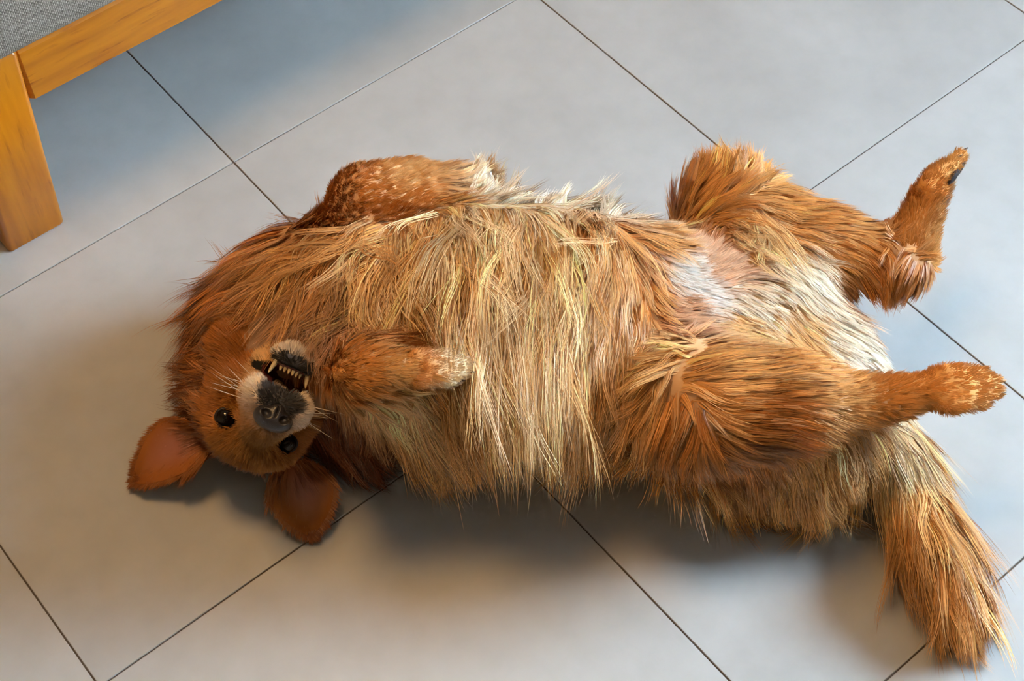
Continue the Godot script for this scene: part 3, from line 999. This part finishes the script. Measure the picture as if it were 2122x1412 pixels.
func head_guides() -> void:
	g_at.clear()
	g_dir.clear()
	g_par.clear()
	g(Vector3(0, 0.000, 0.060), Vector3(0, 0.2, -1), 0.004, 0.1, 0.0, Color(0.62, 0.42, 0.21))
	g(Vector3(0, 0.010, 0.020), Vector3(0, 0.3, -1), 0.005, 0.1, 0.0, Color(0.62, 0.42, 0.19))
	g(Vector3(0, 0.036, -0.012), Vector3(0, 0.3, -1), 0.008, 0.15, 0.0, Color(0.60, 0.38, 0.145))
	g(Vector3(0, 0.044, -0.050), Vector3(0, 0.4, -1), 0.030, 0.4, 0.1, DEEP)
	g(Vector3(0, -0.100, -0.010), Vector3(0, -0.1, -1), 0.022, 0.3, 0.1, RUST)
	g(Vector3(0, -0.094, 0.035), Vector3(0, -0.2, -1), 0.010, 0.3, 0.0, LIGHT)
	g(Vector3(0, -0.098, 0.064), Vector3(0, -0.5, -0.6), 0.007, 0.5, 0.0, CREAM)
	g(Vector3(0, -0.074, 0.078), Vector3(0, -0.6, -0.6), 0.002, 0.2, 0.0, SKIN)
	g(Vector3(0.070, -0.080, -0.030), Vector3(0.3, -0.2, -1), 0.014, 0.15, 0.0, Color(0.74, 0.45, 0.18))
	g(Vector3(0.050, -0.105, -0.030), Vector3(0.2, -0.4, -1), 0.016, 0.15, 0.0, RUST)
	for s in [-1.0, 1.0]:
		g(Vector3(0.030 * s, -0.030, 0.050), Vector3(0.4 * s, 0.0, -1), 0.006, 0.15, 0.0, Color(0.81, 0.595, 0.385))
		g(Vector3(0.026 * s, -0.050, 0.070), Vector3(0.4 * s, -0.3, -0.6), 0.006, 0.25, 0.0, CREAM)
		g(Vector3(0.030 * s, -0.040, 0.024), Vector3(0.4 * s, -0.1, -1), 0.008, 0.2, 0.0, Color(0.80, 0.58, 0.36))
		g(Vector3(0.020 * s, -0.084, 0.062), Vector3(0.4 * s, -0.4, -0.6), 0.006, 0.4, 0.0, CREAM)
		g(Vector3(0.024 * s, -0.078, 0.030), Vector3(0.4 * s, -0.4, -0.8), 0.008, 0.3, 0.0, LIGHT)
		g(Vector3(0.034 * s, -0.020, 0.012), Vector3(0.4 * s, -0.2, -1), 0.006, 0.15, 0.0, Color(0.70, 0.45, 0.19))
		g(Vector3(0.030 * s, 0.020, 0.004), Vector3(0.4 * s, 0.4, -1), 0.007, 0.15, 0.0, Color(0.66, 0.42, 0.17))
		g(Vector3(0.050 * s, 0.004, -0.012), Vector3(0.6 * s, 0.0, -0.8), 0.008, 0.15, 0.0, RUST)
		g(Vector3(0.062 * s, -0.030, -0.025), Vector3(0.3 * s, -0.1, -1), 0.013, 0.15, 0.0, RUST)
		g(Vector3(0.045 * s, -0.064, -0.005), Vector3(0.3 * s, -0.3, -1), 0.013, 0.15, 0.0, Color(0.72, 0.43, 0.17))
		g(Vector3(0.058 * s, -0.060, -0.050), Vector3(0.8 * s, -0.2, -0.8), 0.045, 0.4, 0.1, RUST)
		g(Vector3(0.062 * s, -0.010, -0.070), Vector3(1.0 * s, 0.1, -0.6), 0.060, 0.45, 0.12, RUST)
		g(Vector3(0.050 * s, 0.020, -0.085), Vector3(1.0 * s, 0.5, -0.6), 0.055, 0.45, 0.12, DEEP)
		g(Vector3(0.040 * s, 0.036, -0.050), Vector3(0.5 * s, 0.6, -1), 0.036, 0.4, 0.1, DEEP)


func head(root: Node3D, parts: Array) -> void:
	var h := head_field()
	head_guides()
	var k := comb(h.verts, h.norms)
	var cols: PackedColorArray = k.col
	var lens: PackedFloat32Array = k.len
	var skin := SKIN.srgb_to_linear()
	for i in h.verts.size():
		var p := h.verts[i]
		var e := ((p - MOUTH_AT) / MOUTH_R).length()
		var bare := 0.0
		# leathery muzzle tip and the lips
		var tip := Vector3(p.x / 0.025, (p.y + 0.046) / 0.018, (p.z - 0.088) / 0.024).length()
		var lower := Vector3(p.x / 0.024, (p.y + 0.078) / 0.0115, (p.z - 0.070) / 0.020).length()
		var corner := Vector3((absf(p.x) - 0.026) / 0.010, (p.y + 0.064) / 0.007, (p.z - 0.028) / 0.022).length()
		bare = maxf(bare, clampf((1.15 - tip) * 4.0, 0.0, 1.0))
		bare = maxf(bare, clampf((1.15 - lower) * 5.0, 0.0, 1.0))
		if bare > 0.0:
			cols[i] = cols[i].lerp(skin, bare)
		var lip := clampf((1.30 - e) * 8.0, 0.0, 1.0)
		lip = maxf(lip, clampf((1.1 - corner) * 5.0, 0.0, 1.0))
		cols[i] = cols[i].lerp(Color(0.018, 0.016, 0.017), lip)
		if e < 1.08 and h.norms[i].dot(p - MOUTH_AT) < 0.0 and p.z < 0.066:
			cols[i] = Color(0.16, 0.035, 0.035)
		for s in [-1.0, 1.0]:
			var d := Vector2(absf(p.x) - 0.034, p.y).length()
			if p.z > -0.02 and d < 0.0118:
				bare = 2.0
				cols[i] = Color(0.02, 0.015, 0.012)
		bare = maxf(bare - 0.5, 0.0)
		bare = maxf(bare, lip)
		if bare > 0.6:
			lens[i] = 0.0
		elif tip < 1.15 or lower < 1.15:
			lens[i] = 0.0035
	k.col = cols
	k.len = lens
	parts.append([h, cols, HEAD])
	var coat := Coat.new()
	floor_y = -10.0
	grow(coat, h.verts, h.norms, h.tris, k, h, 34000.0, 9, 0.0008, func(p: Vector3, _n: Vector3) -> bool: return p.z > -0.115, HEAD)
	put("head_coat", coat.mesh(), hair_material(), root).set_meta("kind", "stuff")

	# eyes
	var dark := plain(Color(0.085, 0.05, 0.03), 0.06, 0.5)
	var lid := plain(Color(0.13, 0.085, 0.06), 0.5)
	for s in [-1.0, 1.0]:
		var ball := SphereMesh.new()
		ball.radius = 0.0115
		ball.height = 0.023
		var eye := put("eye", ball, dark, root, HEAD * Transform3D(Basis(), Vector3(0.034 * s, 0.0, -0.0035)))
		var pup := SphereMesh.new()
		pup.radius = 0.0045
		pup.height = 0.009
		put("pupil", pup, plain(Color(0.01, 0.01, 0.01), 0.05), eye, Transform3D(Basis().scaled(Vector3(1, 1, 0.35)), Vector3(0, 0, 0.0102)))
		var rim := TorusMesh.new()
		rim.inner_radius = 0.0092
		rim.outer_radius = 0.0126
		put("eyelid", rim, lid, eye, Transform3D(Basis(Vector3.RIGHT, PI / 2).scaled(Vector3(1.0, 0.86, 1.0)), Vector3(0, 0, 0.0045)))

	# nose leather with two nostrils
	var n := Field.new(Vector3(-0.03, -0.055, 0.07), Vector3(0.03, 0.0, 0.125), 0.0012, 0.0022)
	n.ball(Vector3(0, -0.021, 0.090), Vector3(0.0185, 0.0115, 0.013))
	n.ball(Vector3(0, -0.032, 0.092), Vector3(0.0075, 0.0075, 0.0085))
	for s in [-1.0, 1.0]:
		n.ball(Vector3(0.0125 * s, -0.0235, 0.093), Vector3(0.0065, 0.007, 0.010))
	n.close()
	for s in [-1.0, 1.0]:
		n.cut(Vector3(0.0095 * s, -0.0262, 0.106), Vector3(0.0060, 0.0046, 0.010), 0.0012, Basis(Vector3.FORWARD, 0.5 * s))
		n.cut(Vector3(0.0165 * s, -0.0290, 0.101), Vector3(0.0042, 0.0014, 0.008), 0.001, Basis(Vector3.FORWARD, -0.3 * s))
	n.cut(Vector3(0, -0.034, 0.104), Vector3(0.0007, 0.010, 0.007), 0.001)
	n.nets()
	var leather := plain(Color(0.19, 0.18, 0.19), 0.28, 0.55)
	leather.normal_enabled = true
	var pebble := FastNoiseLite.new()
	pebble.noise_type = FastNoiseLite.TYPE_CELLULAR
	pebble.frequency = 0.06
	var nt := NoiseTexture2D.new()
	nt.noise = pebble
	nt.as_normal_map = true
	nt.seamless = true
	nt.bump_strength = 4.0
	leather.normal_texture = nt
	leather.uv1_triplanar = true
	leather.uv1_scale = Vector3.ONE * 40.0
	put("nose", field_mesh(n), leather, root, HEAD)

	# tongue and the teeth of the lower jaw
	var tongue := SphereMesh.new()
	tongue.radius = 0.5
	tongue.height = 1.0
	put("tongue", tongue, plain(Color(0.44, 0.17, 0.17), 0.35), root, HEAD * Transform3D(Basis().scaled(Vector3(0.030, 0.009, 0.075)), Vector3(0, -0.0730, 0.024)))
	var ivory := plain(Color(0.86, 0.76, 0.58), 0.25)
	var gum := plain(Color(0.62, 0.40, 0.38), 0.35)
	var gums := SphereMesh.new()
	gums.radius = 0.5
	gums.height = 1.0
	put("gum", gums, gum, root, HEAD * Transform3D(Basis().scaled(Vector3(0.036, 0.009, 0.014)), Vector3(0, -0.0765, 0.0655)))
	for i in 6:
		var a := (i - 2.5) / 2.5
		var at := Vector3(a * 0.0105, -0.0735, 0.0705 - 0.004 * a * a)
		put("incisor", tooth(0.0018, 0.0055), ivory, root, HEAD * Transform3D(Basis(Vector3.RIGHT, 0.25), at))
	for s in [-1.0, 1.0]:
		put("canine", tooth(0.0026, 0.0155), ivory, root, HEAD * Transform3D(Basis(Vector3.BACK, -0.22 * s) * Basis(Vector3.RIGHT, 0.12), Vector3(0.0170 * s, -0.0765, 0.0660)))
	# whiskers and chin bristles
	var wh := Coat.new()
	for i in 26:
		var s := 1.0 if i % 2 == 0 else -1.0
		var r0 := Vector3(rng.randf_range(0.022, 0.030) * s, rng.randf_range(-0.048, -0.025), rng.randf_range(0.05, 0.075))
		if i > 17:
			r0 = Vector3(rng.randf_range(-0.012, 0.012), -0.091, rng.randf_range(0.05, 0.07))
		var out := Vector3(s * 1.0, rng.randf_range(-0.5, 0.2), rng.randf_range(-0.4, 0.3)) if i <= 17 else Vector3(rng.randf_range(-0.5, 0.5), -1.0, 0.3)
		var curve := PackedVector3Array()
		var up := PackedVector3Array()
		var ll := rng.randf_range(0.025, 0.05) if i <= 17 else 0.018
		for j in 5:
			curve.append(r0 + out.normalized() * ll * j / 4.0 + Vector3(0, 0, -0.006) * (j / 4.0) ** 2)
			up.append(Vector3.BACK)
		lock(wh, curve, up, Vector3.BACK, out.normalized(), CREAM.srgb_to_linear(), 1, 0.0006, 0.0, HEAD)
	floor_y = 0.0
	put("whiskers", wh.mesh(), hair_material(), root).set_meta("kind", "stuff")


func tooth(r: float, l: float) -> ArrayMesh:
	var st := SurfaceTool.new()
	st.begin(Mesh.PRIMITIVE_TRIANGLES)
	st.set_smooth_group(0)
	var n := 10
	var prof := [[0.0, 1.0], [0.35, 0.95], [0.7, 0.68], [0.92, 0.35], [1.0, 0.06]]
	for k in prof.size() - 1:
		for i in n:
			var c: Array[Vector3] = []
			for d in [[0, 0], [1, 0], [1, 1], [0, 1]]:
				var a: float = TAU * (i + d[0]) / n
				var pr: Array = prof[k + d[1]]
				c.append(Vector3(cos(a) * r * pr[1], l * pr[0], sin(a) * r * pr[1] + 0.1 * l * pr[0] * pr[0]))
			quad(st, c[0], c[1], c[2], c[3])
	st.generate_normals()
	return st.commit()


# an ear flap laid open: the bare inner side looks up
func ear(root: Node3D, solid: Field, base: Vector3, tip: Vector3, side: Vector3, wl: float, wr: float, bow: float, cup: float) -> void:
	var axis := tip - base
	var nor := axis.cross(side).normalized()
	if nor.y < 0.0:
		nor = -nor
	side = nor.cross(axis).normalized() * signf(side.dot(nor.cross(axis)))
	var prof := [0.50, 0.74, 0.90, 0.98, 1.0, 0.97, 0.89, 0.76, 0.58, 0.34, 0.0]
	var nu := 10
	var nv := 12
	var pos := func(i: int, j: int, top: bool) -> Vector3:
		var s := i / float(nu)
		var v := (j / float(nv)) * 2.0 - 1.0
		var w: float = prof[i] * (wl if v > 0 else wr)
		var p := base + axis * s + side * (w * v + bow * sin(s * PI))
		p += nor * (cup * v * v * (1.0 - s * 0.5) - cup * 0.5 * (1.0 - s) * (1.0 - v * v))
		var th := 0.0035 * sqrt(maxf(0.0, 1.0 - v * v)) * (1.0 if i < nu else 0.0) + 0.0004
		p += nor * (th if top else -th)
		if p.y < 0.003:
			p.y = 0.003 + (0.001 if top else 0.0)
		return p
	var verts := PackedVector3Array()
	var norms := PackedVector3Array()
	var cols := PackedColorArray()
	var tris := PackedInt32Array()
	var inner := Color(0.66, 0.43, 0.35).srgb_to_linear()
	var rust := Color(0.62, 0.37, 0.17).srgb_to_linear()
	var deep := DEEP.srgb_to_linear()
	var k_dir := PackedVector3Array()
	var k_len := PackedFloat32Array()
	var k_lift := PackedFloat32Array()
	var k_wave := PackedFloat32Array()
	for top in [true, false]:
		var first := verts.size()
		for i in nu + 1:
			for j in nv + 1:
				var v := (j / float(nv)) * 2.0 - 1.0
				var s := i / float(nu)
				verts.append(pos.call(i, j, top))
				norms.append(nor if top else -nor)
				var bare := clampf(1.25 - Vector2((s - 0.38) / 0.42, (v - 0.15) / 0.75).length() * 1.1, 0.0, 1.0) if top else 0.0
				var c := rust.lerp(deep, clampf((s - 0.7) * 2.2, 0.0, 0.7)).lerp(inner, bare)
				cols.append(c)
				k_dir.append((axis.normalized() + side * v * 0.6).normalized())
				k_len.append(lerpf(0.010, 0.004, bare) + (0.016 if s < 0.25 else 0.0))
				k_lift.append(0.12)
				k_wave.append(0.02)
		for i in nu:
			for j in nv:
				var a := first + i * (nv + 1) + j
				var q := [a, a + 1, a + nv + 2, a + nv + 1]
				var flip: bool = ((verts[q[1]] - verts[q[0]]).cross(verts[q[2]] - verts[q[0]]).dot(nor) > 0.0) == top
				if flip:
					q.reverse()
				tris.append_array(PackedInt32Array([q[0], q[1], q[2], q[0], q[2], q[3]]))
	var arr := []
	arr.resize(Mesh.ARRAY_MAX)
	arr[Mesh.ARRAY_VERTEX] = verts
	arr[Mesh.ARRAY_NORMAL] = norms
	arr[Mesh.ARRAY_COLOR] = cols
	arr[Mesh.ARRAY_INDEX] = tris
	var m := ArrayMesh.new()
	m.add_surface_from_arrays(Mesh.PRIMITIVE_TRIANGLES, arr)
	var st := SurfaceTool.new()
	st.create_from(m, 0)
	st.generate_normals()
	var k := {"dir": k_dir, "len": k_len, "lift": k_lift, "wave": k_wave, "col": cols}
	var e := put("ear", st.commit(), skin_material(), root)
	var coat := Coat.new()
	grow(coat, verts, norms, tris, k, solid, 50000.0, 8, 0.0008, func(_p: Vector3, _n: Vector3) -> bool: return true)
	put("ear_coat", coat.mesh(), hair_material(), e).set_meta("kind", "stuff")


# a paw: toes along f, its back along up
func paw(root: Node3D, parts: Array, base: Vector3, f: Vector3, up: Vector3, c: Color, tip: Color, size: float) -> void:
	f = f.normalized()
	var rt := up.cross(f).normalized()
	up = f.cross(rt).normalized()
	var to := Transform3D(Basis(rt, up, f), base)          # x across, y back of the paw, z toes
	to.basis = to.basis.scaled_local(Vector3(0.80, 0.95, 1.28) * size)
	var p := Field.new(Vector3(-0.05, -0.045, -0.06), Vector3(0.05, 0.045, 0.095), 0.0025, 0.0028)
	p.capsule(Vector3(0, 0.0, -0.045), Vector3(0, 0.002, 0.008), 0.0150, 0.0175)
	p.ball(Vector3(0, -0.007, 0.016), Vector3(0.0175, 0.010, 0.016))
	for x in [-0.0165, -0.0060, 0.0060, 0.0165]:
		var z := 0.046 if absf(x) < 0.01 else 0.036
		p.capsule(Vector3(x * 0.75, 0.006, 0.008), Vector3(x, 0.008, z - 0.020), 0.0095, 0.0100)
		p.capsule(Vector3(x, 0.008, z - 0.020), Vector3(x * 1.05, -0.002, z + 0.004), 0.0100, 0.0080)
	p.close()
	p.nets()
	g_at.clear()
	g_dir.clear()
	g_par.clear()
	for x in [-0.022, 0.022]:
		g(Vector3(x, 0, -0.03), Vector3(0, -0.05, 1), 0.006, 0.04, 0.0, c)
		g(Vector3(x, 0, 0.01), Vector3(0, -0.05, 1), 0.004, 0.03, 0.0, c)
		g(Vector3(x, 0.0, 0.038), Vector3(0, -0.1, 1), 0.0028, 0.03, 0.0, tip)
	g(Vector3(0, 0.02, -0.02), Vector3(0, -0.05, 1), 0.005, 0.03, 0.0, c)
	g(Vector3(0, 0.018, 0.02), Vector3(0, -0.1, 1), 0.0036, 0.03, 0.0, c)
	g(Vector3(0, 0.014, 0.034), Vector3(0, -0.2, 1), 0.003, 0.03, 0.0, c.lerp(tip, 0.7))
	g(Vector3(0, 0.004, 0.056), Vector3(0, -0.5, 1), 0.0025, 0.03, 0.0, tip)
	g(Vector3(0, -0.02, 0.01), Vector3(0, -0.4, 1), 0.008, 0.2, 0.0, tip)
	g(Vector3(0, -0.016, -0.03), Vector3(0, -0.2, 1), 0.012, 0.15, 0.0, c)
	var k := comb(p.verts, p.norms)
	parts.append([p, k.col, to])
	var coat := Coat.new()
	floor_y = -10.0
	grow(coat, p.verts, p.norms, p.tris, k, p, 34000.0, 8, 0.0008, func(_q: Vector3, _n: Vector3) -> bool: return true, to)
	floor_y = 0.0
	put("paw_coat", coat.mesh(), hair_material(), root).set_meta("kind", "stuff")
	var pad := plain(Color(0.15, 0.12, 0.12), 0.6)
	var horn := plain(Color(0.30, 0.26, 0.23), 0.35)
	for x in [-0.0165, -0.0060, 0.0060, 0.0165]:
		var z := 0.046 if absf(x) < 0.01 else 0.036
		var s := SphereMesh.new()
		s.radius = 0.5
		s.height = 1.0
		put("toe_pad", s, pad, root, to * Transform3D(Basis().scaled(Vector3(0.0125, 0.010, 0.019)), Vector3(x * 1.05, -0.0085, z - 0.002)))
		put("claw", tooth(0.0022, 0.011), horn, root, to * Transform3D(Basis(Vector3.RIGHT, PI / 2 + 0.35), Vector3(x * 1.08, 0.000, z + 0.008)))
	var mp := SphereMesh.new()
	mp.radius = 0.5
	mp.height = 1.0
	put("paw_pad", mp, pad, root, to * Transform3D(Basis().scaled(Vector3(0.026, 0.012, 0.022)), Vector3(0, -0.0155, 0.012)))


func dog() -> void:
	var root := Node3D.new()
	root.name = "dog"
	add_child(root)
	meta(root, "golden long-haired dog lying on its back on the grey tiles", "dog")
	guides()
	var b := Field.new(Vector3(-0.42, -0.02, -0.40), Vector3(0.62, 0.32, 0.40), 0.01, 0.012)
	body_bones(b)
	b.close()
	b.nets()
	# nothing sinks into the floor
	for i in b.verts.size():
		if b.verts[i].y < 0.001:
			b.verts[i].y = 0.001
	var k := comb(b.verts, b.norms)
	var parts := [[b, k.col, Transform3D()]]
	var coat := Coat.new()
	var keep := func(p: Vector3, n: Vector3) -> bool:
		if p.y < 0.012 or n.y < -0.75:
			return false
		var q := HEAD.affine_inverse() * p
		return not (q.z > -0.06 and q.z < 0.07 and q.y > (-0.125 if q.x > 0.0 else -0.085) and q.x > -0.055 and q.x < 0.085)
	grow(coat, b.verts, b.norms, b.tris, k, b, 22000.0, 14, 0.0010, keep)
	# long paler guard locks lying on top of the coat, in wide waves
	var over := k.duplicate()
	var ol: PackedFloat32Array = k.len
	var ow: PackedFloat32Array = k.wave
	var oc: PackedColorArray = k.col
	var pale := Color(0.80, 0.58, 0.36)
	for i in ol.size():
		ol[i] = ol[i] * 1.05 if ol[i] > 0.075 else 0.0
		ow[i] = ow[i] * 1.15
		oc[i] = oc[i].lerp(pale, 0.4)
	over.len = ol
	over.wave = ow
	over.col = oc
	raised = 0.006
	var elbow := Vector3(-0.1031, 0.2500, 0.2138)
	var high := func(p: Vector3, n: Vector3) -> bool: return n.y > 0.2 and p.y > 0.14 and p.distance_to(elbow) > 0.10 and p.distance_to(HEAD.origin) > 0.24
	grow(coat, b.verts, b.norms, b.tris, over, b, 1900.0, 16, 0.0009, high)
	raised = 0.0
	put("coat", coat.mesh(), hair_material(), root).set_meta("kind", "stuff")
	head(root, parts)
	ear(root, b, Vector3(-0.3302, 0.0580, 0.1727), Vector3(-0.4173, 0.0100, 0.1955), Vector3(-0.3861, 0.0450, 0.1324) - Vector3(-0.3684, 0.0340, 0.1840), 0.036, 0.030, 0.010, 0.010)
	ear(root, b, Vector3(-0.2422, 0.0450, 0.1924), Vector3(-0.2165, 0.0070, 0.2612), Vector3(-0.1898, 0.0250, 0.2251) - Vector3(-0.2265, 0.0220, 0.2292), 0.036, 0.032, 0.003, 0.010)
	paw(root, parts, Vector3(-0.1056, 0.2660, 0.2177), Vector3(-0.0583, 0.2640, 0.2139) - Vector3(-0.1056, 0.2660, 0.2177), Vector3(-0.1, 0.8, 0.45), ORANGE, Color(0.95, 0.87, 0.74), 0.88)
	paw(root, parts, Vector3(0.4112, 0.1970, 0.1988), Vector3(0.4799, 0.1900, 0.1918) - Vector3(0.4112, 0.1970, 0.1988), Vector3(0, 0.8, 0.5), ORANGE, Color(0.87, 0.66, 0.42), 1.1)
	paw(root, parts, Vector3(0.4498, 0.1920, -0.0412), Vector3(0.4772, 0.2120, -0.0750) - Vector3(0.4498, 0.1920, -0.0412), Vector3(-0.85, 0.05, -0.35), ORANGE, LIGHT, 1.0)
	paw(root, parts, Vector3(-0.1113, 0.2000, -0.0787), Vector3(-0.0800, 0.1900, -0.0899) - Vector3(-0.1113, 0.2000, -0.0787), Vector3(0.1, 0.6, -0.5), LIGHT, CREAM, 0.85)
	# one continuous figure
	var v := PackedVector3Array()
	var n := PackedVector3Array()
	var c := PackedColorArray()
	var t := PackedInt32Array()
	for part in parts:
		var f: Field = part[0]
		var to: Transform3D = part[2]
		var first := v.size()
		for i in f.verts.size():
			v.append(to * f.verts[i])
			n.append((to.basis * f.norms[i]).normalized())
		c.append_array(part[1])
		for i in f.tris:
			t.append(first + i)
	var arr := []
	arr.resize(Mesh.ARRAY_MAX)
	arr[Mesh.ARRAY_VERTEX] = v
	arr[Mesh.ARRAY_NORMAL] = n
	arr[Mesh.ARRAY_COLOR] = c
	arr[Mesh.ARRAY_INDEX] = t
	var m := ArrayMesh.new()
	m.add_surface_from_arrays(Mesh.PRIMITIVE_TRIANGLES, arr)
	put("body", m, skin_material(), root)
